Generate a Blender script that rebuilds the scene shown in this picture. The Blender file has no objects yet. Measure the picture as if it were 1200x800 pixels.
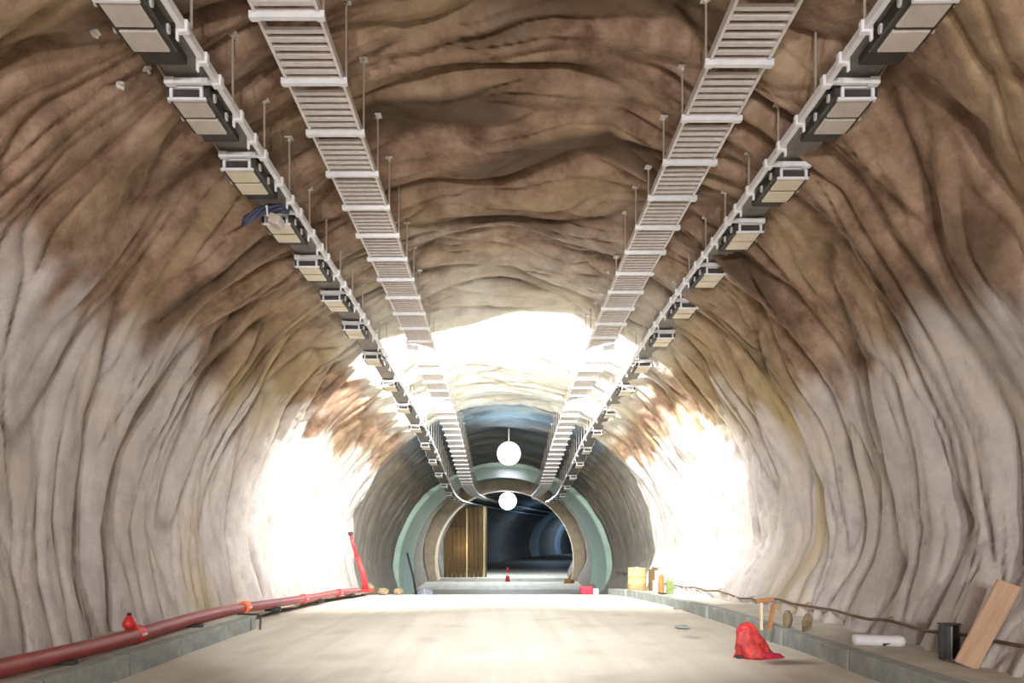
import bpy, bmesh, math, random
import numpy as np
from mathutils import Vector, Matrix
random.seed(7)
RNG = np.random.default_rng(11)
S = bpy.context.scene
COL = S.collection
CAMZ = 1.6

# ------------------------------------------------------------------ camera
cd = bpy.data.cameras.new('camera'); cam = bpy.data.objects.new('camera', cd); COL.objects.link(cam)
cd.sensor_width = 36.0; cd.lens = 24.0
cd.shift_x = 0.009; cd.shift_y = 0.1933
cd.clip_start = 0.05; cd.clip_end = 400
cam.location = (0, 0, CAMZ); cam.rotation_euler = (math.pi/2, 0, 0)
S.camera = cam

# ------------------------------------------------------------------ view, world
S.view_settings.view_transform = 'Standard'
S.view_settings.look = 'None'
S.view_settings.gamma = 1.0
S.view_settings.use_curve_mapping = False
S.view_settings.exposure = 0.0
W = bpy.data.worlds.new('world'); S.world = W; W.use_nodes = True
W.node_tree.nodes['Background'].inputs[0].default_value = (0.02, 0.02, 0.025, 1)
W.node_tree.nodes['Background'].inputs[1].default_value = 0.3
S.cycles.max_bounces = 8; S.cycles.diffuse_bounces = 5; S.cycles.glossy_bounces = 2
S.cycles.sample_clamp_indirect = 6.0
S.cycles.caustics_reflective = False; S.cycles.caustics_refractive = False

# ------------------------------------------------------------------ course of the tunnel (bends down at 27 m, right after 55 m)
_t = np.arange(-30, 200, 0.25)
def _smooth(v, s):
    k = np.exp(-0.5*(np.arange(-40, 41)*0.25/s)**2); k /= k.sum()
    return np.convolve(np.pad(v, 40, mode='edge'), k, 'valid')
_dz = _smooth(np.interp(_t, [-30,14,20,27,33,40,46,54,62,75,100,200], [0,0,.2,.55,1.2,1.88,1.85,1.6,1.4,1.25,1.0,1.0]), 1.2)
_cx = _smooth(np.interp(_t, [-30,50,54,60,70,80,90,100,125,150,200], [0,0,.1,.5,1.9,4.0,6.1,8.6,16,25,46]), 2.5)
def drop(d): return np.interp(d, _t, _dz)
def bend(d): return np.interp(d, _t, _cx)
def at(x, d, h):
    """x across, d along, h above the eye line -> world point following the tunnel"""
    return (float(x + bend(d)), float(d), float(h + CAMZ - drop(d)))

# ------------------------------------------------------------------ unseen lights near the camera and lamps round the bend
def area(name, loc, target, power, size, color, size_y=None, spread=180):
    l = bpy.data.lights.new(name, 'AREA'); l.energy = power; l.color = color; l.size = size
    if size_y: l.shape = 'RECTANGLE'; l.size_y = size_y
    l.spread = math.radians(spread)
    o = bpy.data.objects.new(name, l); COL.objects.link(o); o.location = loc
    o.rotation_euler = (Vector(target) - Vector(loc)).to_track_quat('-Z', 'Y').to_euler()
    return o
def point(name, loc, power, color, r=0.25):
    l = bpy.data.lights.new(name, 'POINT'); l.energy = power; l.color = color; l.shadow_soft_size = r
    o = bpy.data.objects.new(name, l); COL.objects.link(o); o.location = loc
    return o
area('unseen_light', (-1.5, -9.0, 2.6), (-4.0, 12, 3.0), 840, 0.5, (1.0, .95, .93))
area('unseen_light', (1.5, -9.0, 2.6), (4.0, 12, 3.0), 840, 0.5, (1.0, .94, .88))
area('unseen_light', (0.0, 1.0, 2.6), (0.0, 10, 7.0), 40, 0.4, (1.0, .90, .80))
area('unseen_light', (0.0, 2.0, 5.9), (0.0, 16.5, 0.0), 430, 0.5, (1.0, .98, .94), spread=62)  # unseen fill added above the frame to brighten the near road
point('tunnel_lamp', at(1.0, 84, 2.5), 420, (.45, .68, 1.0))
point('tunnel_lamp', at(1.0, 118, 2.5), 800, (.45, .68, 1.0))
FLOOD_POWER = 1150
CROWN_POWER = 260

# ------------------------------------------------------------------ small helpers
def tag(o, label=None, cat=None, group=None, kind=None):
    if label: o['label'] = label
    if cat: o['category'] = cat
    if group: o['group'] = group
    if kind: o['kind'] = kind
    return o
def empty(name, loc, label=None, cat=None, group=None, kind=None):
    o = bpy.data.objects.new(name, None); COL.objects.link(o); o.location = loc
    o.empty_display_size = 0.1
    return tag(o, label, cat, group, kind)
def obj(name, me, parent=None, loc=None, rot=None, world=False):
    o = bpy.data.objects.new(name, me); COL.objects.link(o)
    if parent:
        o.parent = parent
        if world: o.location = -Vector(parent.location)
    if loc is not None: o.location = loc
    if rot is not None: o.rotation_euler = rot
    return o
def mesh(name, verts, faces, mat=None, smooth=False):
    me = bpy.data.meshes.new(name)
    me.from_pydata([tuple(v) for v in verts], [], faces); me.update()
    if mat: me.materials.append(mat)
    if smooth: me.polygons.foreach_set('use_smooth', [True]*len(me.polygons))
    return me
class MB:
    def __init__(s): s.v = []; s.f = []
    def add(s, v, f):
        n = len(s.v); s.v += [tuple(p) for p in v]; s.f += [tuple(i+n for i in q) for q in f]; return s
    def box(s, x0, x1, y0, y1, z0, z1, M=None):
        v = [Vector(p) for p in ((x0,y0,z0),(x1,y0,z0),(x1,y1,z0),(x0,y1,z0),(x0,y0,z1),(x1,y0,z1),(x1,y1,z1),(x0,y1,z1))]
        if M: v = [M @ p for p in v]
        return s.add(v, [(0,3,2,1),(4,5,6,7),(0,1,5,4),(1,2,6,5),(2,3,7,6),(3,0,4,7)])
    def tube(s, pts, r, n=8, caps=True):
        pts = [Vector(p) for p in pts]; rr = r if isinstance(r, (list, tuple)) else [r]*len(pts)
        base = len(s.v); up = None
        for i, p in enumerate(pts):
            t = (pts[min(i+1, len(pts)-1)] - pts[max(i-1, 0)]).normalized()
            a = Vector((0,0,1)) if abs(t.z) < .9 else Vector((1,0,0))
            u = t.cross(a).normalized(); w = u.cross(t)
            for k in range(n):
                an = 2*math.pi*k/n
                s.v.append(tuple(p + (u*math.cos(an) + w*math.sin(an))*rr[i]))
        for i in range(len(pts)-1):
            for k in range(n):
                a = base+i*n+k; b = base+i*n+(k+1)%n
                s.f.append((a, b, b+n, a+n))
        if caps:
            s.f.append(tuple(base+k for k in range(n))[::-1])
            s.f.append(tuple(base+(len(pts)-1)*n+k for k in range(n)))
        return s
    def lathe(s, prof, n=20, M=None):
        base = len(s.v)
        for (r, z) in prof:
            for k in range(n):
                p = Vector((r*math.cos(2*math.pi*k/n), r*math.sin(2*math.pi*k/n), z))
                s.v.append(tuple(M @ p if M else p))
        for i in range(len(prof)-1):
            for k in range(n):
                a = base+i*n+k; b = base+i*n+(k+1)%n
                s.f.append((a, b, b+n, a+n))
        s.f.append(tuple(base+k for k in range(n))[::-1]); s.f.append(tuple(base+(len(prof)-1)*n+k for k in range(n)))
        return s
    def mesh(s, name, mat, smooth=False): return mesh(name, s.v, s.f, mat, smooth)
def bevelled(me, w, seg=2):
    bm = bmesh.new(); bm.from_mesh(me)
    bmesh.ops.bevel(bm, geom=bm.edges[:], offset=w, segments=seg, affect='EDGES', profile=.6)
    bm.to_mesh(me); bm.free(); me.update(); return me

# ------------------------------------------------------------------ materials
def newmat(name):
    m = bpy.data.materials.new(name); m.use_nodes = True
    nt = m.node_tree; return m, nt, nt.nodes['Principled BSDF']
def nz(nt, scale, detail=4, rough=.55, vec=None, stretch=None):
    n = nt.nodes.new('ShaderNodeTexNoise'); n.inputs['Scale'].default_value = scale
    n.inputs['Detail'].default_value = detail; n.inputs['Roughness'].default_value = rough
    tc = nt.nodes.new('ShaderNodeTexCoord'); src = tc.outputs['Object']
    if stretch:
        mp = nt.nodes.new('ShaderNodeMapping'); mp.inputs['Scale'].default_value = stretch
        nt.links.new(src, mp.inputs[0]); src = mp.outputs[0]
    nt.links.new(src, n.inputs['Vector']); return n.outputs['Fac']
def ramp(nt, fac, stops):
    r = nt.nodes.new('ShaderNodeValToRGB'); e = r.color_ramp.elements
    while len(e) < len(stops): e.new(.5)
    for i, (p, c) in enumerate(stops):
        e[i].position = p; e[i].color = (c if len(c) == 4 else (*c, 1))
    nt.links.new(fac, r.inputs[0]); return r.outputs[0]
def mixc(nt, fac, a, b, mode='MIX'):
    m = nt.nodes.new('ShaderNodeMix'); m.data_type = 'RGBA'; m.blend_type = mode
    def put(sock, v):
        if isinstance(v, (tuple, float, int)): sock.default_value = (*v, 1) if isinstance(v, tuple) else v
        else: nt.links.new(v, sock)
    put(m.inputs[0], fac); put(m.inputs[6], a); put(m.inputs[7], b); return m.outputs[2]
def bump(nt, b, fac, strength, dist=.02):
    n = nt.nodes.new('ShaderNodeBump'); n.inputs['Strength'].default_value = strength; n.inputs['Distance'].default_value = dist
    nt.links.new(fac, n.inputs['Height']); nt.links.new(n.outputs[0], b.inputs['Normal'])
def simple(name, c1, c2, scale=6, rough=.7, metal=0., bmp=0., stretch=None):
    m, nt, b = newmat(name)
    f = nz(nt, scale, stretch=stretch)
    nt.links.new(ramp(nt, f, [(.3, c1), (.7, c2)]), b.inputs['Base Color'])
    b.inputs['Roughness'].default_value = rough; b.inputs['Metallic'].default_value = metal
    if bmp: bump(nt, b, nz(nt, scale*5), bmp)
    return m
def emis(name, c, s):
    m, nt, b = newmat(name)
    b.inputs['Base Color'].default_value = (*c, 1)
    b.inputs['Emission Color'].default_value = (*c, 1); b.inputs['Emission Strength'].default_value = s
    return m
def attr(nt, name):
    a = nt.nodes.new('ShaderNodeAttribute'); a.attribute_name = name; return a.outputs['Fac']

def rock_material():
    m, nt, b = newmat('shotcrete')
    f1 = nz(nt, .55, 5, .6); f2 = nz(nt, 2.2, 5, .65); f3 = nz(nt, 22, 3, .6)
    brown = ramp(nt, f2, [(.30, (.13,.077,.052)), (.5, (.29,.192,.136)), (.72, (.47,.35,.27))])
    brown = mixc(nt, ramp(nt, f1, [(.45,(0,0,0)),(.7,(.4,.4,.4))]), brown, (.30,.22,.13))
    pale = ramp(nt, f2, [(.25, (.42,.385,.385)), (.5, (.54,.50,.495)), (.75, (.65,.61,.595))])
    pale = mixc(nt, ramp(nt, f1, [(.50,(0,0,0)),(.72,(.5,.5,.5))]), pale, (.56,.49,.33))
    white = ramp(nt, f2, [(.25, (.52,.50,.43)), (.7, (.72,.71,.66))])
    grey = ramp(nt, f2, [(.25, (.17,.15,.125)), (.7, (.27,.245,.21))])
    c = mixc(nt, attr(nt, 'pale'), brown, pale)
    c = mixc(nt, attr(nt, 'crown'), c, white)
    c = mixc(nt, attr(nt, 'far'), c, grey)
    c = mixc(nt, attr(nt, 'blue_spill'), c, (.075, .10, .115))
    c = mixc(nt, attr(nt, 'ochre'), c, (.44,.35,.19))
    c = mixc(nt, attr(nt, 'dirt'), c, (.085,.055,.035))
    nt.links.new(c, b.inputs['Base Color'])
    b.inputs['Roughness'].default_value = .85; b.inputs['Specular IOR Level'].default_value = .2
    bump(nt, b, f3, .55, .03)
    return m
M = {}
M['rock'] = rock_material()
def floor_material():
    m, nt, b = newmat('dusty_concrete')
    f1 = nz(nt, .5, 6, .6); f2 = nz(nt, 1.0, 4, .55, stretch=(2.6, .12, 1)); f3 = nz(nt, 30, 3)
    c = ramp(nt, f1, [(.3, (.58,.54,.47)), (.7, (.74,.71,.64))])
    c = mixc(nt, ramp(nt, f2, [(.42,(0,0,0)),(.66,(.55,.55,.55))]), c, (.52,.475,.40))
    c = mixc(nt, attr(nt, 'stain_shade'), c, (.17,.15,.12))
    nt.links.new(c, b.inputs['Base Color']); b.inputs['Roughness'].default_value = .75
    bump(nt, b, f3, .25, .01)
    return m
M['floor'] = floor_material()
M['kerb'] = simple('kerb_concrete', (.22,.25,.245), (.36,.385,.37), 5, .85, 0, .4)
M['walkway'] = simple('walkway_concrete', (.44,.41,.36), (.60,.57,.50), 3, .85, 0, .5)
M['galv'] = simple('galvanised_steel', (.62,.60,.60), (.78,.76,.755), 9, .5, .15)
M['rung'] = simple('galvanised_slats', (.55,.51,.50), (.70,.66,.65), 7, .55, .1)
M['rod'] = simple('rod_steel', (.42,.36,.31), (.58,.52,.46), 9, .5, .4)
M['white_metal'] = simple('white_painted_steel', (.72,.74,.79), (.84,.86,.90), 8, .4)
M['dark_metal'] = simple('dark_steel', (.030,.027,.026), (.060,.055,.052), 8, .6)
M['plate'] = simple('shade_plate_steel', (.16,.15,.14), (.24,.23,.215), 8, .6)
M['panel'] = simple('lamp_glass', (.50,.46,.42), (.60,.56,.51), 6, .35)
M['panel_cream'] = simple('lamp_glass_cream', (.66,.60,.45), (.74,.68,.54), 6, .35)
M['bolt'] = simple('bolt_steel', (.55,.53,.50), (.7,.68,.65), 12, .5, .2)
M['red_pipe'] = simple('red_painted_pipe', (.25,.035,.035), (.34,.06,.055), 4, .42)
M['red'] = simple('bright_red_plastic', (.60,.02,.03), (.72,.05,.055), 6, .45)
M['red_worn'] = simple('worn_red_plastic', (.26,.008,.022), (.66,.06,.045), 13, .55, 0, .4)
M['crimson'] = simple('crimson_plastic', (.25,.01,.03), (.50,.02,.06), 9, .55)
M['orange'] = simple('orange_plastic', (.80,.15,.04), (.90,.20,.06), 6, .5)
M['white_plastic'] = simple('white_plastic', (.80,.81,.84), (.88,.89,.92), 6, .45)
M['dark_blue'] = simple('dark_blue_plastic', (.035,.04,.085), (.06,.065,.13), 8, .55)
M['timber'] = simple('sawn_timber', (.47,.30,.19), (.58,.40,.28), 3, .75, 0, .3, stretch=(8,8,.7))
M['timber_brown'] = simple('weathered_timber', (.10,.062,.027), (.17,.11,.05), 2, .8, 0, .3, stretch=(3,3,.5))
M['timber_pale'] = simple('pale_timber', (.60,.50,.30), (.70,.60,.40), 3, .8)
M['drum'] = simple('tan_drum_paint', (.46,.33,.15), (.56,.42,.21), 5, .65)
M['cable'] = simple('brown_cable', (.10,.06,.03), (.17,.11,.06), 8, .7)
M['black'] = simple('black_rubber', (.02,.02,.02), (.045,.045,.045), 8, .7)
M['rust'] = simple('rusted_steel', (.30,.12,.04), (.45,.2,.07), 12, .8)
M['stone'] = simple('brown_stone', (.16,.12,.07), (.30,.23,.14), 9, .9, 0, .5)
M['green'] = simple('green_plastic', (.16,.24,.08), (.26,.34,.14), 9, .5)
M['teal_lining'] = simple('teal_membrane', (.30,.46,.40), (.42,.58,.52), 1.6, .5, 0, .2)
M['tan_lining'] = simple('tan_concrete_lip', (.42,.34,.25), (.56,.47,.36), 2, .8, 0, .3)
M['blue_lining'] = simple('pale_blue_lining', (.40,.46,.52), (.5,.56,.62), 2, .7)
M['pale_blue'] = simple('pale_blue_sheet', (.45,.52,.66), (.6,.66,.78), 5, .6)
M['lamp'] = emis('lit_lamp_glass', (.86,.95,1.0), 45)
M['lamp2'] = emis('lit_lamp_glass_far', (.90,.95,1.0), 40)
M['flood'] = emis('lit_flood_glass', (1.0,.98,.93), 8)

# ------------------------------------------------------------------ gradient noise (numpy)
def perlin(x, y, seed=0):
    xi = np.floor(x).astype(np.int64); yi = np.floor(y).astype(np.int64)
    xf = x - xi; yf = y - yi
    def g(i, j):
        h = (i*374761393 + j*668265263 + seed*2147483647) & 0xffffffff
        h = ((h ^ (h >> 13))*1274126177) & 0xffffffff
        a = ((h ^ (h >> 16)) & 0xffff)/65536.0*2*np.pi
        return np.cos(a), np.sin(a)
    u = xf**3*(xf*(xf*6-15)+10); v = yf**3*(yf*(yf*6-15)+10)
    r = []
    for di, dj in ((0,0),(1,0),(0,1),(1,1)):
        gx, gy = g(xi+di, yi+dj); r.append(gx*(xf-di) + gy*(yf-dj))
    a = r[0] + u*(r[1]-r[0]); b = r[2] + u*(r[3]-r[2])
    return (a + v*(b-a))*1.5
def sstep(a, b, x):
    t = np.clip((x-a)/(b-a), 0, 1); return t*t*(3-2*t)

# ------------------------------------------------------------------ tunnel shell
def profile(n):
    pts = [(5.22,-1.95),(5.36,-1.45),(5.62,-.9),(5.87,-.4),(5.98,0)]
    th = np.linspace(0.03, math.pi-.03, 120)
    pts += [(6*math.cos(t), 6*math.sin(t)) for t in th]
    pts += [(-5.98,0),(-5.93,-.4),(-5.80,-.9),(-5.66,-1.45),(-5.56,-1.95)]
    p = np.array(pts); s = np.r_[0, np.cumsum(np.hypot(*np.diff(p, axis=0).T))]
    u = np.linspace(0, s[-1], n)
    x = np.interp(u, s, p[:,0]); z = np.interp(u, s, p[:,1])
    k = np.ones(9)/9
    tx = np.gradient(x); tz = np.gradient(z); L = np.hypot(tx, tz)
    nx, nzv = tz/L, -tx/L            # outward
    return u, x, z, nx, nzv
def step_out(d):
    """how far the excavation stands outside the 6 m profile"""
    r = np.zeros_like(d)
    r = np.where((d > 27.0) & (d < 39.6), .32, r)
    r = np.where((d >= 39.6) & (d < 54.0), .36, r)
    r = np.where(d >= 54.0, -.25, r)
    return r
NC = 640
U, PX, PZ, NX, NZ = profile(NC)
rows = list(np.arange(-14, 3.4, .25)); d = 3.4
while d < 60: rows.append(d); d += max(.02, .0052*d)
while d < 165: rows.append(d); d += .6
rows += [26.99, 27.03, 53.98, 54.02]
rows = np.array(sorted(rows)); NR = len(rows)
D2, U2 = np.meshgrid(rows, U, indexing='ij')
warp = perlin(D2*.30, U2*.16, 3)*.75 + perlin(D2*.9, U2*.36, 4)*.24 + perlin(D2*2.2, U2*1.0, 14)*.07
dd = D2 + warp
b0 = np.abs(perlin(dd/2.9 + 4, U2/9.0, 10))
b1 = np.abs(perlin(dd/1.35, U2/6.5, 1))
b2 = np.abs(perlin(dd/.60 + 7, U2/3.2, 2))
b3 = np.abs(perlin(dd/.27 + 3, U2/2.3 + 5, 5))
b4 = perlin(dd/.13, U2/.26, 6)
low = perlin(D2/5.0, U2/4.5, 8)
mask = .55 + .9*sstep(-.35, .45, perlin(D2/2.6, U2/2.4, 9))
ang = np.degrees(np.arctan2(PZ, PX))[None, :] + 0*D2
near = 1 - .55*sstep(26, 30, D2)
inward = near*(.24*(1-np.exp(-b0*3.5))*sstep(15,60,90-np.abs(ang-90)) + .32*(1-np.exp(-b1*4.0)) + mask*(.155*(1-np.exp(-b2*5.0)) + .085*(1-np.exp(-b3*4.5))) + .013*b4) + .16*low*near - .33*near
wallside = np.where(ang > 90, 180-ang, ang)             # angle above the eye line on either side
inward = np.minimum(inward, .30)
inward *= .72 + .28*sstep(10, 50, wallside)
X = PX[None]+0*D2; Z = PZ[None]+0*D2
off = step_out(D2) - inward
X = X + NX[None]*off; Z = Z + NZ[None]*off
VX = X + bend(D2); VZ = Z + CAMZ - drop(D2)
lean = .55*np.clip(inward, -.2, .3)*(1-sstep(24, 26.5, D2))     # the sprayed folds hang over on their near side
verts = np.stack([VX, D2 - lean, VZ], -1)
# colour of the sprayed concrete: pale lower walls, brown haunches and near crown, floodlit whiteness painted into the crown beyond 17 m
jag = perlin(D2/.55, U2/1.3, 21)*5.5 + perlin(D2/.22, U2/.7, 22)*3.5 + perlin(D2/2.5, U2/2.5, 23)*5
left = ang > 90
bound = np.where(left, 29.0, 25.0) + np.where(left, 5.0, 8.5)*sstep(12.5, 16, D2)
pw = 4.5 - 3.3*sstep(12, 15.5, D2)
pale = 1 - sstep(-1, 1, (wallside - bound + jag)/pw)
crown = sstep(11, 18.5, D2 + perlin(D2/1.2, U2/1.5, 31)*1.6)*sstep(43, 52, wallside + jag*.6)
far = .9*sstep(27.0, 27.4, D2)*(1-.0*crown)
ochre = sstep(.18, .5, perlin(dd/.8, U2/4.0, 41))*sstep(12, 40, wallside)*.28 \
      + .7*sstep(.9, .0, np.abs(D2-13.1+perlin(D2, U2/2.2, 43)*.5))*(1-sstep(30, 40, wallside))*sstep(-.25, .25, perlin(D2/.4, U2/3., 44))
ochre = ochre + .55*sstep(10.5, 15, D2)*(1-sstep(16.0, 17.5, D2))*sstep(20, 30, wallside)*(1-sstep(46, 54, wallside))*(.45+.55*sstep(-.3,.35,perlin(dd/.7, U2/3., 45)))
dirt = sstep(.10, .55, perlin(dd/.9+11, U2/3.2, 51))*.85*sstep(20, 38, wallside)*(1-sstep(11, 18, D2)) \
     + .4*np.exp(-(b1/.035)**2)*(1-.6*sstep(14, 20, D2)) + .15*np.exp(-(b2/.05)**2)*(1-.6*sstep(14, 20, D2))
blue_spill = sstep(27.5, 30.0, D2 + perlin(D2/1.1, U2/1.2, 33)*.8)*sstep(40, 56, wallside)*.9  # dim blue lamp spill painted into the far crown colour
fields = dict(blue_spill=blue_spill, pale=pale, crown=crown, far=far, ochre=np.clip(ochre,0,1), dirt=np.clip(dirt,0,1))
nrm = np.cross(np.gradient(verts, axis=0), np.gradient(verts, axis=1))
nrm /= np.linalg.norm(nrm, axis=-1, keepdims=True)+1e-9
cen = np.stack([bend(D2), D2, CAMZ - drop(D2)], -1)
if np.sum(nrm*(cen-verts)) < 0: nrm = -nrm
def shell(name, c0, c1):
    sub = verts[:, c0:c1+1]; r, c = sub.shape[:2]
    idx = np.arange(r*c).reshape(r, c)
    q = np.stack([idx[:-1,:-1], idx[1:,:-1], idx[1:,1:], idx[:-1,1:]], -1).reshape(-1, 4)
    a, b_ = sub[1,0]-sub[0,0], sub[0,1]-sub[0,0]
    if np.dot(np.cross(a, b_), cen[0,c0]-sub[0,0]) < 0: q = q[:, ::-1]
    me = bpy.data.meshes.new(name)
    me.vertices.add(r*c); me.vertices.foreach_set('co', sub.reshape(-1).astype(np.float32))
    me.loops.add(q.size); me.loops.foreach_set('vertex_index', q.reshape(-1).astype(np.int32))
    me.polygons.add(len(q)); me.polygons.foreach_set('loop_start', np.arange(0, q.size, 4, dtype=np.int32))
    me.polygons.foreach_set('use_smooth', np.ones(len(q), dtype=bool))
    me.update(calc_edges=True); me.validate()
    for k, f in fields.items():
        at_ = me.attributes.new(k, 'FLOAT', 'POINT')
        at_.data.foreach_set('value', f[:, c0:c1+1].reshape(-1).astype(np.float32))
    me.normals_split_custom_set_from_vertices(nrm[:, c0:c1+1].reshape(-1,3).tolist())
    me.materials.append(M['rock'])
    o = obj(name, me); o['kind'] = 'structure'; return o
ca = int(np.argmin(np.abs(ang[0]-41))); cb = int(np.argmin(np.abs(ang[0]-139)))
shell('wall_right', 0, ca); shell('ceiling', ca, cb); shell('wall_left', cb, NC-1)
# blind end behind the photographer, and beyond the bend
mb = MB(); mb.box(-7, 7, -14.4, -13.9, -1, 9)
o = obj('wall_back', mb.mesh('wall_back', M['kerb'])); o['kind'] = 'structure'

def rock_surface(side, d, h):
    """x of the wall at height h above the eye line"""
    i = int(np.argmin(np.abs(rows-d)))
    sl = slice(0, ca) if side > 0 else slice(cb, NC)
    zz = VZ[i, sl] - CAMZ + drop(d); xx = X[i, sl]
    return float(xx[int(np.argmin(np.abs(zz-h)))])
def ceil_height(x, d):
    i = int(np.argmin(np.abs(rows-d))); k = slice(60, NC-60)
    j = int(np.argmin(np.abs(X[i, k]-x) + (Z[i, k] < 2)*50))
    return float(Z[i, k][j])

# ------------------------------------------------------------------ floor
fx = np.linspace(-6.4, 6.4, 129)
fd = np.r_[np.arange(-14, 4, .5), np.arange(4, 60, .16), np.arange(60, 166, 1.0)]
FD, FX = np.meshgrid(fd, fx, indexing='ij')
FZ = -1.6 - drop(FD) + CAMZ + perlin(FD/2.2, FX/1.7, 61)*.018 + perlin(FD/.5, FX/.5, 62)*.005
def blot(x, d, rx, rd): return np.exp(-(((FX-x)/rx)**2 + ((FD-d)/rd)**2)**2)
wob = perlin(FD/.3, FX/.3, 63)*.25
stain_shade = np.clip(blot(3.75, 8.85, .36, .17)*1.0, 0, 1) + .6*blot(3.1, 11.2, .15, .2) + .5*sstep(.3,.6, perlin(FD/1.1, FX/.8, 64)) * .35
stain_shade += .75*sstep(27.0, 28.5, FD)*(1-sstep(46, 47.5, FD)) + .8*sstep(52.3, 52.8, FD)*(1-sstep(55.6, 56.2, FD)) + .9*sstep(66, 70, FD)  # shaded bands of the far road put into the floor colour
fv = np.stack([FX + bend(FD), FD, FZ], -1).reshape(-1, 3)
nr, nc = FD.shape; idx = np.arange(nr*nc).reshape(nr, nc)
fq = np.stack([idx[:-1,:-1], idx[:-1,1:], idx[1:,1:], idx[1:,:-1]], -1).reshape(-1, 4)
me = mesh('floor', fv.tolist(), fq.tolist(), M['floor'], True)
a_ = me.attributes.new('stain_shade', 'FLOAT', 'POINT'); a_.data.foreach_set('value', np.clip(stain_shade, 0, 1).reshape(-1).astype(np.float32))
o = obj('floor', me); o['kind'] = 'structure'

# ------------------------------------------------------------------ linings that ring the far tunnel
def ring(name, d0, d1, r_in, r_out, mat):
    n = 96; mb = MB(); ds = np.linspace(d0, d1, 8)
    tt = np.linspace(-.32, math.pi+.32, n)
    def row(r, d): return [at(r*math.cos(t), d, r*math.sin(t)) for t in tt]
    loop = [row(r_out, d0), row(r_in+.06, d0)] + [row(r_in, d0+.06)] + [row(r_in, d) for d in ds[1:]] + [row(r_out, d1)]
    for k, r in enumerate(loop): mb.v += r
    for k in range(len(loop)-1):
        for i in range(n-1):
            a = k*n+i; mb.f.append((a, a+1, a+1+n, a+n))
    me = mb.mesh(name, mat); 
    bm = bmesh.new(); bm.from_mesh(me); bmesh.ops.recalc_face_normals(bm, faces=bm.faces[:]); bm.to_mesh(me); bm.free()
    o = obj(name, me); o['kind'] = 'structure'; return o
ring('trim_1', 39.6, 46.0, 6.02, 6.7, M['teal_lining'])
ring('trim_2', 53.6, 55.2, 5.45, 6.7, M['tan_lining'])
ring('trim_3', 104, 109, 5.55, 6.6, M['blue_lining'])
ring('trim_4', 121, 125, 5.55, 6.6, M['blue_lining'])

# ------------------------------------------------------------------ raised walkways with kerb stones
def strip(name, xa, xb, d0, d1, htop, mat):
    n = 90; ds = np.linspace(d0, d1, n); xs = np.linspace(xa, xb, 12); mb = MB()
    for dq in ds:
        for xq in xs:
            mb.v.append(at(xq, dq, htop + .03*float(perlin(np.array(dq/1.3), np.array(xq/.9), 71))))
        mb.v.append(at(xs[-1], dq, -1.75))
    m_ = len(xs)+1
    for i in range(n-1):
        for k in range(m_-1):
            a = i*m_+k; mb.f.append((a, a+1, a+1+m_, a+m_) if xb > xa else (a, a+m_, a+1+m_, a+1))
    i = n-1
    mb.f.append(tuple(i*m_+k for k in range(m_)))
    o = obj(name, mb.mesh(name, mat, False)); o['kind'] = 'structure'; return o
def kerbs(parent, x0, x1, d0, d1, length):
    dq = d0; k = 0
    while dq < d1:
        L = length*random.uniform(.94, 1.03)
        gap = random.uniform(.02, .06)
        mb = MB().box(-abs(x1-x0)/2, abs(x1-x0)/2, 0, L-gap, -.32, random.uniform(-.012, .012))
        me = bevelled(mb.mesh('kerb_stone', M['kerb']), .02)
        p = at((x0+x1)/2 + random.uniform(-.025, .025), dq, -1.36)
        th = math.atan2(drop(dq+L)-drop(dq), L)
        obj('kerb_stone', me, parent, p, (-th, 0, random.uniform(-.012, .012)))
        dq += L; k += 1
wl = strip('walkway_left', -4.62, -6.3, -4, 12.6, -1.38, M['walkway'])
kerbs(wl, -4.62, -4.40, 1.0, 11.6, 1.45)
wr = strip('walkway_right', 4.44, 6.3, -4, 26.5, -1.385, M['walkway'])
kerbs(wr, 4.22, 4.44, 0.6, 25.5, 1.95)
wlf = strip('walkway_shoulder', -4.9, -6.3, 12.4, 26.5, -1.50, M['walkway'])

# ------------------------------------------------------------------ swept members along the tunnel
def sweep(x0, x1, h0, h1, d0, d1, step=.8):
    mb = MB(); ds = np.arange(d0, d1+step, step); n = len(ds)
    for dq in ds:
        for (x, h) in ((x0,h0),(x1,h0),(x1,h1),(x0,h1)): mb.v.append(at(x, dq, h))
    for i in range(n-1):
        a = i*4
        for k in range(4):
            b_ = a+(k+1)%4; mb.f.append((a+k, a+k+4, b_+4, b_))
    mb.f.append((0,1,2,3)); mb.f.append(((n-1)*4+3,(n-1)*4+2,(n-1)*4+1,(n-1)*4))
    return mb

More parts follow.
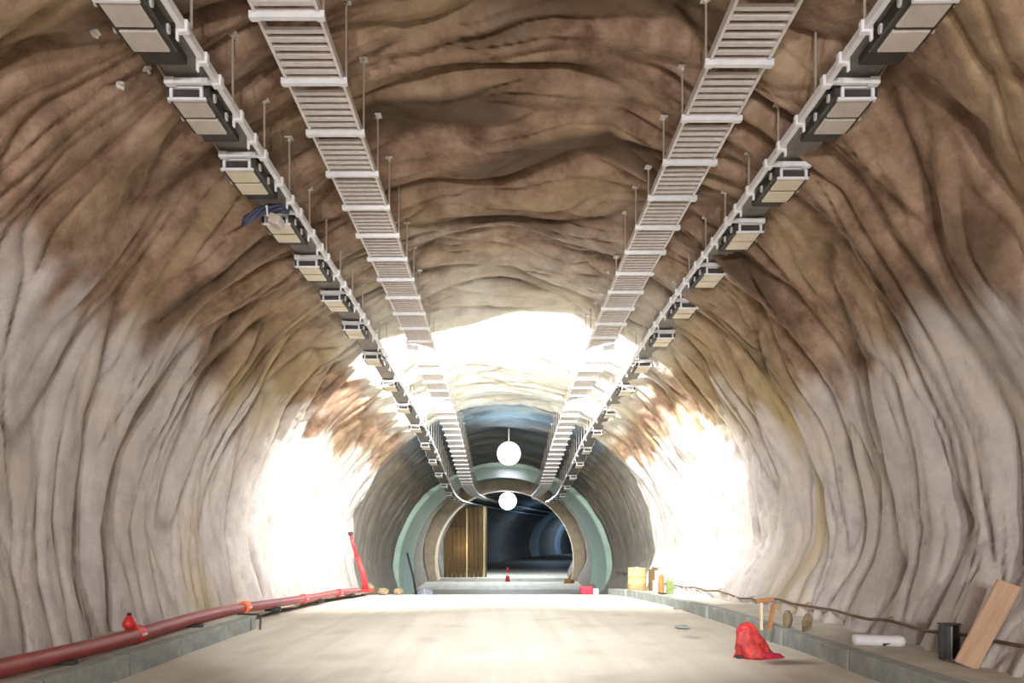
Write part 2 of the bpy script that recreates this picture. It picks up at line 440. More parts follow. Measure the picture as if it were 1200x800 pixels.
# ------------------------------------------------------------------ cable ladders
LAD_H = 5.0
rung_me = MB().box(-.285, .285, -.027, .027, 0, .03).mesh('rung', M['rung'])
def rod_mesh(L):
    return MB().tube([(0,0,0),(0,0,L)], .013, 6).mesh('hanger_rod', M['rod'])
plate_me = MB().box(-.05, .05, -.05, .05, -.014, 0).box(-.016,.016,-.016,.016,-.05,-.012).mesh('anchor_plate', M['bolt'])
def cable_ladder(xc, bar0, inner, label):
    root = empty('cable_ladder', at(xc, 3, LAD_H), label, 'cable tray')
    P = Vector(root.location)
    for s in (-1, 1):
        mb = sweep(xc+s*.30-.016, xc+s*.30+.016, LAD_H-.01, LAD_H+.085, 3, 108)
        mb.add([(0,0,0)]*0, [])
        obj('side_rail', mb.mesh('side_rail', M['galv']), root, world=True)
    dq = 3.05; far = MB(); pitch = .94/8
    k0 = math.ceil((3.05-bar0)/pitch); k = k0; nr_ = 0
    while True:
        dq = bar0 + k*pitch
        if dq > 108: break
        if k % 8 == 1: k += 1; continue                     # wider gap beyond each support
        if dq < 30:
            obj('rung', rung_me, root, Vector(at(xc, dq, LAD_H)) - P); nr_ += 1
        else:
            c = Vector(at(xc, dq, LAD_H)); far.box(c.x-.285, c.x+.285, c.y-.027, c.y+.027, c.z, c.z+.03)
        k += 1
    o = obj('rung', far.mesh('rung_far', M['rung']), root, world=True); o['kind'] = 'stuff'
    bar = MB().box(-.36, .36, -.026, .026, -.052, -.012).box(-.36, .36, -.026, -.018, -.012, .012).box(-.345,-.28,-.03,.03,-.06,.0).box(.28,.345,-.03,.03,-.06,.0).mesh('support_bar', M['white_metal'])
    k = math.ceil((3.2-bar0)/.94)
    while True:
        dq = bar0 + k*.94
        if dq > 62: break
        obj('support_bar', bar, root, Vector(at(xc, dq, LAD_H)) - P)
        xr = xc + inner*.345
        L = ceil_height(xr, dq) - LAD_H + .06
        r = obj('hanger_rod', rod_mesh(L), root, Vector(at(xr, dq, LAD_H-.04)) - P)
        if dq < 30: obj('anchor_plate', plate_me, r, (0, 0, L-.02))
        k += 1
    return root
cable_ladder(-2.05, 7.43, 1, 'slatted cable ladder hung below the ceiling left of the crown, inside the left lamp row')
cable_ladder(2.47, 7.14, -1, 'slatted cable ladder hung below the ceiling right of the crown, inside the right lamp row')

# ------------------------------------------------------------------ lamp rows: rail with trunking added to shade the haunches, and the luminaires it carries
ROW_H = 4.5
ORD = ['nearest','second','third','fourth','fifth','sixth','seventh','eighth','ninth','tenth','eleventh','twelfth','thirteenth','fourteenth',
       'fifteenth','sixteenth','seventeenth','eighteenth','nineteenth','twentieth','twenty-first','twenty-second','twenty-third','twenty-fourth','twenty-fifth','twenty-sixth']
def lamp_row(xr, out, ds, rod0, side):
    rail = empty('lighting_rail', at(xr, 3, ROW_H), 'white steel rail that carries the lamp row on the %s' % side, 'rail')
    P = Vector(rail.location)
    obj('rail', sweep(xr-.026, xr+.026, ROW_H-.02, ROW_H+.06, 3, 108).mesh('rail', M['white_metal']), rail, world=True)
    a, b_ = sorted((xr+out*.05, xr+out*.50))
    obj('shade_plate', sweep(a, b_, ROW_H+.088, ROW_H+.10, 3, 108).mesh('shade_plate', M['plate']), rail, world=True)  # plate added to block the floodlights from the haunches
    xb0, xb1 = sorted((0, out*.50))
    bracket = MB().box(xb0, xb1, -.024, .024, .0, .055)
    bracket.box(-.05, .05, -.04, .04, -.03, .075)
    q0, q1 = sorted((out*.42, out*.52)); bracket.box(q0, q1, -.035, .035, -.01, .06)
    bme = bevelled(bracket.mesh('bracket', M['white_metal']), .006, 1)
    arm = MB().tube([(out*.5,0,.03),(out*.60,0,.2),(out*.66,0,.42)], .012, 6).mesh('wall_arm', M['bolt'])
    q0, q1 = sorted((out*.02, out*.53)); carrier = MB().box(q0, q1, -.02, .02, .062, .085).mesh('carrier_arm', M['dark_metal'])
    clamp = MB().box(-.05, .05, -.03, .03, -.035, .075).box(-.012+out*.052, .012+out*.052, -.02, .02, -.10, .055).mesh('rail_clamp', M['white_metal'])
    clamp = bevelled(clamp, .008, 1)
    for i, dq in enumerate(ds):
        if dq < 62:
            bo = obj('bracket', bme, rail, Vector(at(xr, dq, ROW_H)) - P)
            obj('wall_arm', arm, bo, (0, 0, 0))
        if dq < 62:
            for yy in (.22, .58): obj('carrier_arm', carrier, rail, Vector(at(xr, dq+yy, ROW_H)) - P)
        for t in (.42, .74):
            dn = ds[i+1] if i+1 < len(ds) else dq+3
            if dq < 30: obj('rail_clamp', clamp, rail, Vector(at(xr, dq + t*(dn-dq), ROW_H)) - P)
    dq = rod0 - 3*.94
    while dq < 44:
        L = ceil_height(xr, dq) - ROW_H + .05
        r = obj('hanger_rod', rod_mesh(L), rail, Vector(at(xr - out*.015, dq, ROW_H+.02)) - P)
        if dq < 30: obj('anchor_plate', plate_me, r, (0, 0, L-.02))
        dq += .94
    # one luminaire: dark housing, white end frame, two glass panes, two clips
    c = out*.335
    body = bevelled(MB().box(c-.215, c+.215, .08, .72, -.075, .055).mesh('housing', M['dark_metal']), .012, 1)
    back = MB().box(c-.19, c+.19, .735, .95, -.02, .055).mesh('driver_box', M['dark_metal'])
    frame = MB().box(c-.165, c-.135, .05, .075, -.10, .0).box(c+.135, c+.165, .05, .075, -.10, .0).box(c-.165, c+.165, .05, .075, -.005, .02).box(c-.19, c+.19, .065, .095, -.112, -.088)
    frame = frame.mesh('end_frame', M['white_metal'])
    pa = bevelled(MB().box(c-.165, c+.165, .12, .375, -.105, -.074).mesh('glass_pane', M['panel']), .008, 1)
    pb = bevelled(MB().box(c-.165, c+.165, .415, .67, -.105, -.074).mesh('glass_pane', M['panel']), .008, 1)
    pac = pa.copy(); pac.materials.clear(); pac.materials.append(M['panel_cream'])
    pbc = pb.copy(); pbc.materials.clear(); pbc.materials.append(M['panel_cream'])
    clip = MB().box(-.016, .016, -.02, .02, -.06, .0).box(-.014, .016, -.012, .012, -.075, -.055).mesh('clip', M['bolt'])
    for i, dq in enumerate(ds):
        if dq > 62: break
        lab = '%s lamp of the %s row, counted from the top of the photo' % (ORD[i], side)
        if i == 0: lab = 'nearest lamp of the %s row, cut by the top edge of the photo' % side
        t = empty('tunnel_luminaire', at(xr, dq, ROW_H), lab, 'lamp', 'lamps of the %s row' % side)
        t.rotation_euler = (-math.atan2(drop(dq+.5)-drop(dq-.5), 1.0), 0, random.uniform(-.02, .02))
        obj('housing', body, t); obj('driver_box', back, t); obj('end_frame', frame, t)
        obj('glass_pane', pa if dq < 7.5 else pac, t); obj('glass_pane', pb if dq < 7.5 else pbc, t)
        if dq < 20:
            for yy in (.2, .5): obj('clip', clip, t, (c - out*.222, yy, .02)); obj('clip', clip, t, (c + out*.232, yy, .02))
DL = [3.9, 5.5, 6.75, 8.04, 9.45, 10.95, 12.5, 14.2, 16.3, 18.8, 21.5, 24.5, 27.6, 30.6, 33.6, 36.6, 39.6, 42.6, 45.6, 48.6, 51.6, 54.6]
DR = [4.0, 5.5, 6.75, 8.24, 9.7, 11.25, 12.9, 14.75, 16.9, 19.3, 22.2, 25.4, 28.4, 31.2, 34.2, 37.2, 40.2, 43.2, 46.2, 49.2, 52.2, 55.2]
lamp_row(-2.82, -1, DL[1:], 7.09, 'left')
lamp_row(3.20, 1, DR[1:], 6.95, 'right')

# ------------------------------------------------------------------ floodlights on the ladders that light the bright stretch
def floodlight(x, d, h, side, yaw, power, which, tilt=-26, where='under'):
    t = empty('floodlight', at(x, d, h), '%s floodlight clamped %s the %s cable ladder' % (which, where, side), 'lamp')
    R = Matrix.Rotation(math.radians(tilt), 4, 'X')
    R = Matrix.Rotation(math.radians(-yaw), 4, 'Z') @ R
    obj('housing', MB().box(-.15,.15,-.07,0,-.075,.075,R).mesh('housing', M['white_metal']), t)
    obj('glass', MB().box(-.13,.13,0,.012,-.06,.06,R).mesh('glass', M['flood']), t)
    obj('yoke', MB().box(-.17,-.152,-.05,-.02,-.02,.115).box(.152,.17,-.05,-.02,-.02,.115).box(-.17,.17,-.05,-.02,.105,.12).mesh('yoke', M['galv']), t)
    l = bpy.data.lights.new('floodlight_beam', 'AREA'); l.shape = 'RECTANGLE'; l.size = .24; l.size_y = .12
    l.energy = power; l.color = (1.0, .97, .90); l.spread = math.radians(150)
    lo = bpy.data.objects.new('beam', l); COL.objects.link(lo); lo.parent = t
    lo.matrix_local = R @ Matrix.Translation((0,.03,0)) @ Matrix.Rotation(math.radians(90), 4, 'X')
for q, p_, w_ in ((16.9, FLOOD_POWER, 'nearer'), (22.4, FLOOD_POWER*.25, 'added farther')):  # farther pair added to carry the brightness on down the walls
    floodlight(-2.25, q, LAD_H-.18, 'left', -28, p_, w_)
    floodlight(2.63, q, LAD_H-.18, 'right', 28, p_, w_)
floodlight(-1.46, 17.9, LAD_H-.12, 'left', 22, CROWN_POWER, 'added upturned', 24, 'inside')  # inner pair added to light the crown
floodlight(1.88, 17.9, LAD_H-.12, 'right', -22, CROWN_POWER, 'added upturned', 24, 'inside')

# the two round lamps seen burning down the tunnel
def round_lamp(d, x, h, r, mat, label, power, color, tilt=78):
    t = empty('round_lamp', at(x, d, h), label, 'lamp')
    T = Matrix.Rotation(math.radians(90), 4, 'X')        # local +z -> -y (towards the near end)
    obj('reflector', MB().lathe([(r*.35,-.35),(r*.8,-.22),(r,0),(r*1.04,.03),(r*.97,.04)], 28, T).mesh('reflector', M['white_metal'], True), t)
    obj('lamp_glass', MB().lathe([(r*.96,.035),(r*.8,.10),(r*.45,.15),(.02,.17)], 28, T).mesh('lamp_glass', mat, True), t)
    L = ceil_height(x, d) - h - .02
    obj('stem', MB().tube([(0,.2,.0),(0,.2,L)], .03, 8).mesh('stem', M['galv']), t)
    l = bpy.data.lights.new('lamp_beam', 'SPOT'); l.energy = power; l.color = color; l.spot_size = math.radians(170); l.spot_blend = .6; l.shadow_soft_size = r*.8
    lo = bpy.data.objects.new('beam', l); COL.objects.link(lo); lo.parent = t; lo.location = (0, -.3, -.05)
    lo.rotation_euler = (math.radians(tilt), 0, math.pi)
round_lamp(31.5, .28, 5.0, .54, M['lamp'], 'round burning lamp under the crown, the upper and nearer of two glaring lamps', 1000, (.42,.76,1.0))
round_lamp(57.0, .1, 4.75, .74, M['lamp2'], 'lower and farther of two glaring round lamps, beyond the arch', 6000, (.80,.92,1.0), 15)

# ------------------------------------------------------------------ rock bolts on the near left haunch
for (px, py, w) in ((150,109,'beside the first gap in the left lamp row'), (182,90,'just left of the second lamp of the left row'), (122,47,'nearest the top edge of the photo')):
    dx, dy = px-590, 632-py; th = math.atan2(dy, dx); dd_ = 800*5.86/math.hypot(dx, dy)
    i = int(np.argmin(np.abs(rows-dd_))); j = int(np.argmin(np.abs(np.arctan2(Z[i], X[i])-th)))
    p = Vector(verts[i,j]) + Vector(nrm[i,j])*.015; n = Vector(nrm[i,j])
    t = empty('rock_bolt', p, 'small bright rock bolt head ' + w, 'bolt')
    t.rotation_euler = n.to_track_quat('Z','Y').to_euler(); t.scale = (.7,.7,.7)
    obj('plate', bevelled(MB().box(-.055,.055,-.055,.055,-.03,.012).mesh('plate', M['bolt']), .008, 1), t)
    obj('nut', MB().tube([(0,0,.01),(0,0,.06)], .024, 6).mesh('nut', M['bolt']), t)

# dark bundle caught on the left row
t = empty('cable_bundle', at(-3.05, 9.22, 4.42), 'dark blue bundle of cable hanging under the left lamp row', 'cable')
mb = MB()
for k in range(7):
    a = k*.9; r = .05+.012*k
    pts = [(.13-.58*u + .02*math.sin(a+u*7), -.03+.04*math.sin(a+u*3)+.01*k, .04+.035*math.cos(a*1.7+u*5) - .19*(u**2) + .03*math.sin(u*3.1)) for u in np.linspace(0,1,12)]
    mb.tube(pts, .026, 6)
obj('cable', mb.mesh('cable', M['dark_blue'], True), t)
obj('wrapping', bevelled(MB().box(-.06,.10,-.09,.12,-.19,-.05, Matrix.Rotation(.3,4,'Y')).mesh('wrapping', M['panel']), .03, 2), t)
obj('tie', MB().tube([(-.10,-.08,-.10),(-.11,-.09,.04),(-.11,.08,.06)], .014, 6).mesh('tie', M['white_plastic']), t)

# ------------------------------------------------------------------ red pipe on the left walkway
PXL, PHL = -4.92, -1.27
pipe = empty('fire_main_pipe', at(PXL, 3, PHL), 'long dark red pipe lying on the left walkway along the wall', 'pipe')
PP = Vector(pipe.location)
pts = [Vector(at(PXL + .02*math.sin(q*.9), q, PHL - .10*sstep(12, 16, np.array(q)) + .012*math.sin(q*1.3))) - PP for q in np.arange(1.0, 23.3, .6)]
obj('pipe', MB().tube(pts, .098, 16).mesh('pipe', M['red_pipe'], True), pipe)
for dq in (9.15, 13.0, 16.8, 20.4):
    c = Vector(at(PXL, dq, PHL - .10*sstep(12, 16, np.array(dq)))) - PP
    cp = obj('coupling', MB().tube([c+Vector((0,-.09,0)), c+Vector((0,-.085,0)), c+Vector((0,.085,0)), c+Vector((0,.09,0))], [.112,.122,.122,.112], 16).mesh('coupling', M['red'] if dq != 13.0 else M['orange']), pipe)
    for sx in (-1,1):
        obj('coupling_bolt', MB().tube([(c.x+sx*.12,c.y-.05,c.z),(c.x+sx*.12,c.y+.05,c.z)], .02, 6).mesh('coupling_bolt', M['bolt']), cp)
for dq in (4.2, 7.6, 10.8, 14.6, 18.2, 22.0):
    c = Vector(at(PXL, dq, PHL - .10*sstep(12, 16, np.array(dq)))) - PP
    obj('support_block', bevelled(MB().box(c.x-.17,c.x+.17,c.y-.05,c.y+.05,c.z-.16,c.z-.07).mesh('support_block', M['black']), .01, 1), pipe)
v = empty('valve', (0,0,0)); bpy.data.objects.remove(v)
c = Vector(at(PXL-.03, 9.05, PHL)) - PP
vl = obj('valve', MB().lathe([(.05,.07),(.06,.11),(.085,.12),(.085,.17),(.06,.22),(.04,.25),(.03,.265)], 16, Matrix.Translation(c)).mesh('valve', M['red'], True), pipe)
vl['label'] = 'bright red valve cap standing on the pipe'
obj('valve_spindle', MB().lathe([(.028,.26),(.028,.295),(.02,.30)], 10, Matrix.Translation(c)).mesh('valve_spindle', M['black']), vl)
# red riser leaning on the left wall where the pipe ends
t = empty('standpipe', at(-4.80, 24.0, -1.40), 'slim red standpipe leaning at the far end of the red pipe', 'pipe')
tp = Vector(at(-5.33, 24.0, .55)) - t.location
md = tp*.62
obj('lower_tube', MB().tube([(0,0,0), md*.5+Vector((.05,0,0)), md], [.11,.095,.08], 12).mesh('lower_tube', M['red'], True), t)
obj('upper_tube', MB().tube([md, tp*.85+Vector((-.03,0,0)), tp], [.065,.06,.06], 12).mesh('upper_tube', M['red'], True), t)
obj('cap', MB().tube([tp, tp*1.06], .085, 10).mesh('cap', M['black']), t)
obj('foot', bevelled(MB().box(-.28,.28,-.12,.12,-.06,.05).mesh('foot', M['red_worn']), .02, 1), t)

# ------------------------------------------------------------------ things on the right walkway
WT = -1.37
# leaning plank
a = Vector(at(5.03, 7.42, WT+.0)); b_ = Vector(at(5.36, 7.22, -.46)); b_.x = min(b_.x, rock_surface(1, 7.22, -.46) - .05)
ax = (b_-a); L = ax.length; zq = ax.normalized(); yq = Vector((.30,1,0)); yq = (yq - zq*yq.dot(zq)).normalized(); xq = yq.cross(zq)
R = Matrix((xq, yq, zq)).transposed().to_4x4()
me = bevelled(MB().box(-.115,.115,-.022,.022,0,L).mesh('leaning_plank', M['timber']), .006, 1)
o = obj('leaning_plank', me, None, a, R.to_euler()); tag(o, 'pale wooden plank leaning against the right wall at the photo edge', 'plank')
# dark stub post behind the plank
t = empty('stub_post', at(5.10, 7.80, WT), 'short dark steel stub beside the foot of the leaning plank', 'post')
obj('channel', MB().box(-.09,-.075,-.05,.05,0,.40).box(.075,.09,-.05,.05,0,.40).box(-.09,.09,.04,.05,0,.40).mesh('channel', M['dark_metal']), t)
obj('cap_plate', MB().box(-.10,.10,-.06,.06,.40,.415).mesh('cap_plate', M['dark_metal']), t)
obj('rib', MB().box(-.01,.01,-.045,.04,0,.38).mesh('rib', M['kerb']), t)
# white roll
t = empty('white_canister', at(4.83, 8.75, WT+.075), 'white plastic cylinder lying on the right walkway near the plank', 'canister')
T = Matrix.Rotation(math.radians(92), 4, 'Y') @ Matrix.Rotation(.0, 4, 'X')
obj('body', MB().lathe([(.03,-.33),(.066,-.325),(.07,-.31),(.07,.20),(.074,.21),(.074,.27),(.06,.30),(.02,.31)], 20, T).mesh('body', M['white_plastic'], True), t)
lb = obj('label_patch', MB().add([(.06+u*.055, -.0715*math.cos(w_), -.0715*math.sin(w_)) for w_ in (.35,.65,.95,1.2) for u in (-1+.35*(w_-.35), 1-.8*(1.2-w_)*0)],
      [(0,2,3,1),(2,4,5,3),(4,6,7,5)]).mesh('label_patch', M['dark_blue']), t)
lb['label'] = 'dark blue mark on the white cylinder'
# cable sagging along the right wall
t = empty('wall_cable', at(5.2, 6, -.9), 'brown cable sagging along the foot of the right wall', 'cable')
ctrl = [(1260,775),(1200,757),(1160,750),(1135,744),(1110,741),(1085,739),(1060,731),(1040,726),(1020,725),(1000,721),(978,714),(960,712),(945,709),(930,707),(914,702),(905,701),(893,705),(880,701),(868,701),(855,696),(842,692),(830,692),(815,688),(803,688),(788,685),(770,683),(748,672),(725,670),(700,669)]
pts = []
for (px, py) in ctrl:
    dq = 5.4
    for _ in range(40):
        h = (632-py)/800*dq + float(drop(dq)); xs_ = min(rock_surface(1, dq+q_, h) for q_ in (-.12, 0, .12)) - .06
        dn = xs_*800/(px-590); dq = .5*dq + .5*min(dn, 38.5)
    pts.append(Vector(at(xs_, dq, h)) - t.location)
fine = []
for i in range(len(pts)-1):
    for u in (0, .34, .67): fine.append(pts[i].lerp(pts[i+1], u))
obj('cable', MB().tube(fine, .021, 7).mesh('cable', M['cable'], True), t)
hk = MB().tube([(0,0,-.03),(.03,0,.03),(.10,0,.05)], .012, 6).mesh('hook', M['rust'])
for i in (3, 7, 12, 17, 20): obj('hook', hk, t, pts[i])
# rusty tag frame and brown stones by the wall
def back(px, py, h):
    dq = 800*(-h)/(py-632); return (px-590)*dq/800, dq
x, dq = back(900, 738, WT); 
t = empty('rusty_bracket', at(x, dq, WT), 'small rusty orange bracket standing by the right wall under the cable', 'bracket')
obj('top_plate', bevelled(MB().box(-.12,.14,-.04,.04,.43,.48, Matrix.Rotation(-.12,4,'Y')).mesh('top_plate', M['rust']), .008, 1), t)
obj('leg', MB().box(-.11,-.075,-.02,.02,0,.44).mesh('leg', M['timber_pale']), t)
obj('leg', MB().box(.0,.05,-.02,.02,0,.40, Matrix.Rotation(.18,4,'Y')).mesh('leg', M['rust']), t)
def stone(px, py, h, r, label, mat='stone', squash=(1,1,1), tilt=0.):
    x, dq = back(px, py, h)
    bm = bmesh.new(); bmesh.ops.create_icosphere(bm, subdivisions=2, radius=1)
    for v in bm.verts:
        n = 1 + .22*math.sin(v.co.x*4+px)*math.cos(v.co.y*3+py) + random.uniform(-.07,.07)
        v.co = Vector((v.co.x*r*squash[0], v.co.y*r*squash[1], v.co.z*r*squash[2]))*n
    lo = min(v.co.z for v in bm.verts)
    for v in bm.verts: v.co.z -= lo + .004
    me = bpy.data.meshes.new('stone'); bm.to_mesh(me); bm.free(); me.materials.append(M[mat])
    o = obj('loose_stone', me, None, at(x, dq, h), (0, tilt, px*.1)); tag(o, label, 'stone')
stone(924, 737, WT, .10, 'upright brown stone left of two against the right wall', squash=(.7,.7,1.5))
stone(944, 740, WT, .10, 'upright brown stone right of two against the right wall', squash=(.75,.7,1.4), tilt=.2)
stone(826, 717, -1.6, .12, 'small dark stone at the road edge before the orange post', squash=(1.3,1,.6))
stone(800, 736, -1.6, .13, 'flat grey stone on the bright road left of the red cone', 'kerb', (1.5,1,.22))
x, dq = back(804, 711, -1.6)
o = obj('timber_offcut', bevelled(MB().box(-.28,.28,-.05,.05,0,.07).mesh('timber_offcut', M['kerb']), .01, 1), None, at(x, dq, -1.6), (0,0,.1)); tag(o, 'short grey offcut lying along the right road edge before the orange post', 'offcut')

# drum, posts and pole at the far end of the right walkway
x, dq = 4.52, 23.0
t = empty('tan_drum', at(x, dq, -1.38), 'tan drum standing at the far end of the right walkway', 'drum')
obj('shell', MB().lathe([(.27,0),(.30,.02),(.30,.24),(.315,.26),(.30,.28),(.30,.50),(.315,.52),(.30,.54),(.30,.74),(.31,.77),(.28,.78)], 24).mesh('shell', M['drum'], True), t)
obj('lid', MB().lathe([(.285,.775),(.27,.765),(.02,.765)], 24).mesh('lid', M['timber_pale'], True), t)
obj('bung', MB().lathe([(.05,.765),(.05,.80),(.03,.81)], 12, Matrix.Translation((-.02,-.1,0))).mesh('bung', M['white_plastic']), t)
t = empty('brown_post', at(5.02, 23.0, -1.38), 'brown wooden post standing right behind the tan drum', 'post')
obj('post', bevelled(MB().box(-.09,.09,-.08,.08,0,.72).mesh('post', M['timber_brown']), .015, 1), t)
obj('slanted_top', MB().box(-.08,.10,-.07,.07,.70,.80,Matrix.Rotation(.12,4,'Y')).mesh('slanted_top', M['timber_brown']), t)
a = Vector(at(4.98, 23.6, -1.38)); b_ = Vector(at(5.45, 23.9, .15))
o = obj('leaning_pole', MB().tube([a, a.lerp(b_,.5)+Vector((.02,0,0)), b_], .035, 8).mesh('leaning_pole', M['timber_pale'], True)); tag(o, 'thin pale pole leaning on the right wall behind the drum', 'pole')
x, dq = 4.55, 19.6
t = empty('orange_post', at(x, dq, -1.38), 'orange marker post standing on the right walkway beside the tan drum', 'post')
obj('post', MB().lathe([(.085,0),(.08,.02),(.075,.50),(.05,.56),(.02,.58)], 14).mesh('post', M['orange'], True), t)
obj('foot', MB().lathe([(.15,0),(.15,.03),(.08,.06)], 14).mesh('foot', M['black']), t)
t = empty('white_post', at(4.33, 19.4, -1.38), 'small white post just left of the orange marker post', 'post')
obj('post', MB().box(-.06,.06,-.03,.03,0,.40).mesh('post', M['white_plastic']), t)
obj('foot', MB().box(-.10,.10,-.06,.06,0,.03).mesh('foot', M['kerb']), t)
t = empty('green_can', at(4.80, 19.6, -1.38), 'green can with a handle just right of the orange marker post', 'can')
obj('body', bevelled(MB().box(-.10,.10,-.07,.07,0,.40).mesh('body', M['green']), .02, 2), t)
obj('handle', MB().tube([(-.07,0,.39),(-.06,0,.47),(.06,0,.47),(.07,0,.39)], .015, 6).mesh('handle', M['green']), t)

# ------------------------------------------------------------------ red things on the road
def crumpled_cone(x, d):
    t = empty('crumpled_cone', at(x, d, -1.6), 'crumpled red traffic cone slumped on the road near the right kerb', 'traffic cone')
    n, m_ = 28, 16; mb = MB()
    for i in range(m_+1):
        u = i/m_
        zc = .02 + .455*u
        w = .165*(1-u)**.8 + .085*(u < 1)*math.sqrt(max(0, 1-max(0,(u-.72)/.28)**2))*(1 if u > .0 else 1)
        w = max(w, .012)
        dp = w*.62
        cxx = .0 - .105*u - .04*math.sin(u*3)
        for k in range(n):
            an = 2*math.pi*k/n
            fold = 1 + .13*math.sin(3*an + 5*u) + .09*math.sin(7*an - 9*u)*(1-u*.5)
            mb.v.append((cxx + w*fold*math.cos(an), dp*fold*math.sin(an), zc + .02*math.sin(4*an+3*u)))
    for i in range(m_):
        for k in range(n):
            a = i*n+k; b = i*n+(k+1)%n; mb.f.append((a, b, b+n, a+n))
    mb.f.append(tuple(range(n))[::-1]); mb.f.append(tuple(m_*n+k for k in range(n)))
    obj('body', mb.mesh('body', M['red_worn'], True), t)
    # flattened base flap that runs out to the right as a toe
    mb = MB(); nn = 24
    for (s, z) in ((1,.0),(1.02,.03),(.9,.085),(.5,.12),(.1,.13)):
        for k in range(nn):
            an = 2*math.pi*k/nn; cxv = math.cos(an)
            rx = .36 if cxv > 0 else .20
            zz = z*(1 - .45*max(0,cxv))
            mb.v.append((.03 + rx*s*cxv, .15*s*math.sin(an)*(1-.35*max(0,cxv)), zz + .012*math.sin(5*an)*(s<1.01)))
    for i in range(4):
        for k in range(nn):
            a = i*nn+k; b = i*nn+(k+1)%nn; mb.f.append((a,b,b+nn,a+nn))
    mb.f.append(tuple(range(nn))[::-1]); mb.f.append(tuple(4*nn+k for k in range(nn)))
    fl = obj('base', mb.mesh('base', M['crimson'], True), t)
    obj('collar', MB().lathe([(.083,.385),(.10,.39),(.098,.43),(.08,.44)], 20, Matrix.Translation((-.13,0,0)) @ Matrix.Scale(.7,4,(0,1,0))).mesh('collar', M['red'], True), t)
    obj('foot_stub', bevelled(MB().box(-.26,-.17,-.05,.05,0,.05).mesh('foot_stub', M['black']), .012, 1), t)
x, dq = back(886, 771, -1.6); crumpled_cone(x, dq)
def cone(x, d, label, s=1.0):
    t = empty('traffic_cone', at(x, d, -1.6), label, 'traffic cone')
    obj('base', bevelled(MB().box(-.22*s,.22*s,-.22*s,.22*s,0,.05*s).mesh('base', M['red']), .01, 1), t)
    obj('body', MB().lathe([(.17*s,.05*s),(.12*s,.42*s),(.05*s,1.0*s),(.02*s,1.02*s)], 20).mesh('body', M['red'], True), t)
    obj('band', MB().lathe([(.128*s,.40*s),(.103*s,.60*s)], 20).mesh('band', M['white_plastic'], True), t)
cone(.27, 53.0, 'red traffic cone standing mid-road far down the tunnel', 1.05)
def barrier(x, d, label, mat):
    t = empty('fallen_barrier', at(x, d, -1.6), label, 'barrier')
    obj('body', bevelled(MB().box(-.30,.22,-.15,.15,0,.34).mesh('body', M[mat]), .06, 2), t)
    obj('end_block', bevelled(MB().box(.2,.42,-.13,.13,0,.24).mesh('end_block', M['white_plastic'] if mat == 'crimson' else M['timber_brown']), .04, 2), t)
    obj('foot', MB().box(-.34,-.24,-.17,.17,0,.07).mesh('foot', M['black']), t)
barrier(3.35, 27.0, 'small crimson barrier with a pale end at the right road edge', 'crimson')
barrier(5.0*.98, 51.5, 'brownish red barrier far off beside the arch foot on the right', 'rust')

# ------------------------------------------------------------------ things far down the tunnel
# timber bulkhead inside the farther arch
t = empty('timber_bulkhead', at(-3.4, 56.6, -1.6), 'tall brown timber bulkhead closing the left side of the far arch', 'bulkhead')
P = Vector(t.location)
x = -5.2
while x < -1.85:
    w = .36
    tl, tr = [min(math.sqrt(max(.3, 5.42**2 - q*q)), 4.25) + 1.6 for q in (x, x+w)]
    pb = Vector(at(x+w/2, 56.6 + random.uniform(-.03,.03), -1.6)) - P
    a, b_ = -w/2+.012, w/2-.012
    obj('board', mesh('board', [(a,-.03,0),(b_,-.03,0),(b_,.03,0),(a,.03,0),(a,-.03,tl),(b_,-.03,tr),(b_,.03,tr),(a,.03,tl)],
        [(0,3,2,1),(4,5,6,7),(0,1,5,4),(1,2,6,5),(2,3,7,6),(3,0,4,7)], M['timber_brown']), t, pb); x += w
for xx, ww, mm in ((-1.82,.16,'timber_pale'),(-3.25,.13,'timber_pale'),(-4.3,.12,'timber_brown')):
    top = min(math.sqrt(5.25**2-xx**2), 4.28)
    obj('stud', MB().box(-ww/2, ww/2, -.09, .0, 0, top+1.6).mesh('stud', M[mm]), t, Vector(at(xx, 56.5, -1.6)) - P)
for hh in (.6, 2.4, 4.0):
    obj('waling', MB().box(-1.5, 1.5, -.07, 0, hh, hh+.12).mesh('waling', M['timber_brown']), t, Vector(at(-3.3, 56.5, -1.6)) - P)
bulk = bpy.data.lights.new('bulkhead_lamp', 'POINT'); bulk.energy = 40; bulk.color = (1.0,.72,.34); bulk.shadow_soft_size = .15
bo = bpy.data.objects.new('bulkhead_lamp', bulk); COL.objects.link(bo); bo.location = at(-3.6, 55.6, .9)
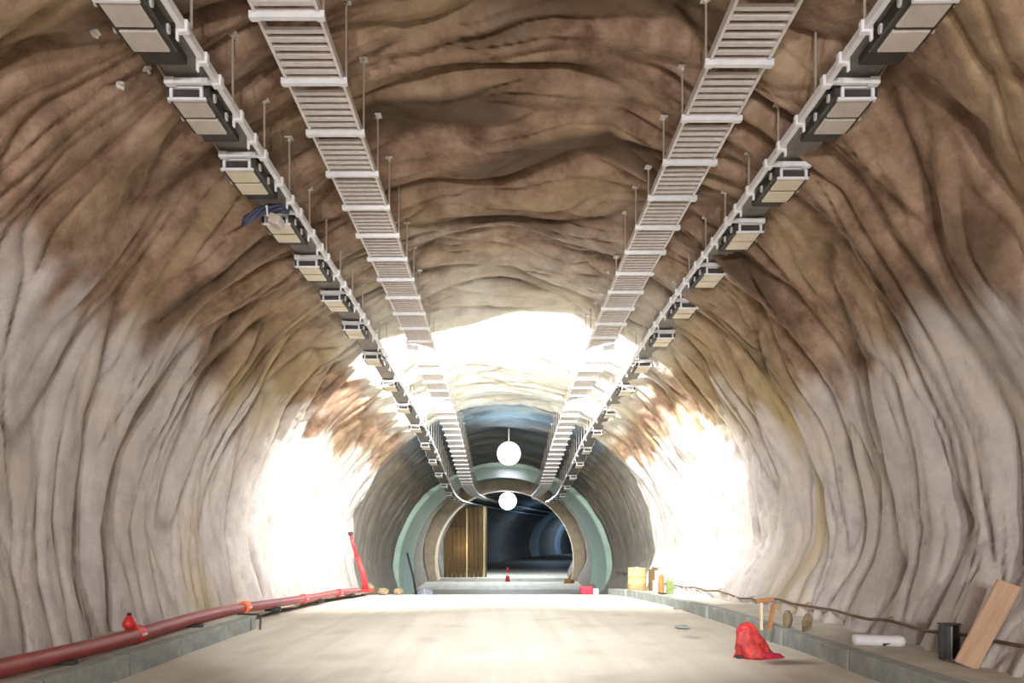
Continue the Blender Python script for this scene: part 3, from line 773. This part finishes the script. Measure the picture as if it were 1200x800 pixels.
# pale blue sheet bundle and leaning pole by the left ring
t = empty('sheet_bundle', at(-4.6, 40.4, -1.6), 'pale blue bundle of sheeting at the foot of the left teal arch', 'bundle')
mb = MB()
for k in range(5): mb.tube([(-.45+.05*k, .1*k-.2, .12+.13*(k%3)), (.5-.04*k, .1*k-.22, .12+.12*(k%3))], .14, 10)
obj('roll', mb.mesh('roll', M['pale_blue'], True), t)
obj('strap', MB().box(-.03,.03,-.4,.4,.0,.56).mesh('strap', M['white_plastic']), t)
a = Vector(at(-4.85, 38.6, -1.6)); b_ = Vector(at(-5.45, 38.9, 1.0))
o = obj('leaning_bar', MB().tube([a, a.lerp(b_,.5)+Vector((.05,0,0)), b_], .06, 8).mesh('leaning_bar', M['dark_metal'], True)); tag(o, 'dark bar leaning against the left wall before the teal arch', 'pole')
# rubble heap on the left beyond the pipe
random.seed(5)
for k, (px, dq, r) in enumerate(((-4.5,25.6,.22),(-4.0,26.1,.20),(-5.1,25.9,.28))):
    bm = bmesh.new(); bmesh.ops.create_icosphere(bm, subdivisions=2, radius=r)
    for v in bm.verts: v.co *= 1 + random.uniform(-.16,.16); v.co.z = max(v.co.z*.7, -.12*r/.2) 
    lo = min(v.co.z for v in bm.verts)
    for v in bm.verts: v.co.z -= lo + .01
    me = bpy.data.meshes.new('rubble'); bm.to_mesh(me); bm.free(); me.materials.append(M['stone'])
    o = obj('rubble_stone', me, None, at(px, dq, -1.6 if px > -4.85 else -1.5))
    tag(o, ('middle dark lump of rubble beyond the end of the red pipe','dark lump of rubble nearest the road beyond the red pipe','largest dark lump of rubble against the left wall beyond the red pipe')[k], 'stone')
# bent steel bar and stub at the end of the left kerb
t = empty('bent_bar', at(-4.35, 12.1, -1.6), 'small bent steel bar at the far end of the left kerb', 'bar')
obj('bar', MB().tube([(-.45,.25,.26),(0,.05,.27),(.06,.0,.24),(.05,0,0)], .018, 6).mesh('bar', M['dark_metal']), t)
obj('stub', MB().tube([(-.10,-.15,0),(-.10,-.15,.22)], .045, 8).mesh('stub', M['dark_metal']), t)
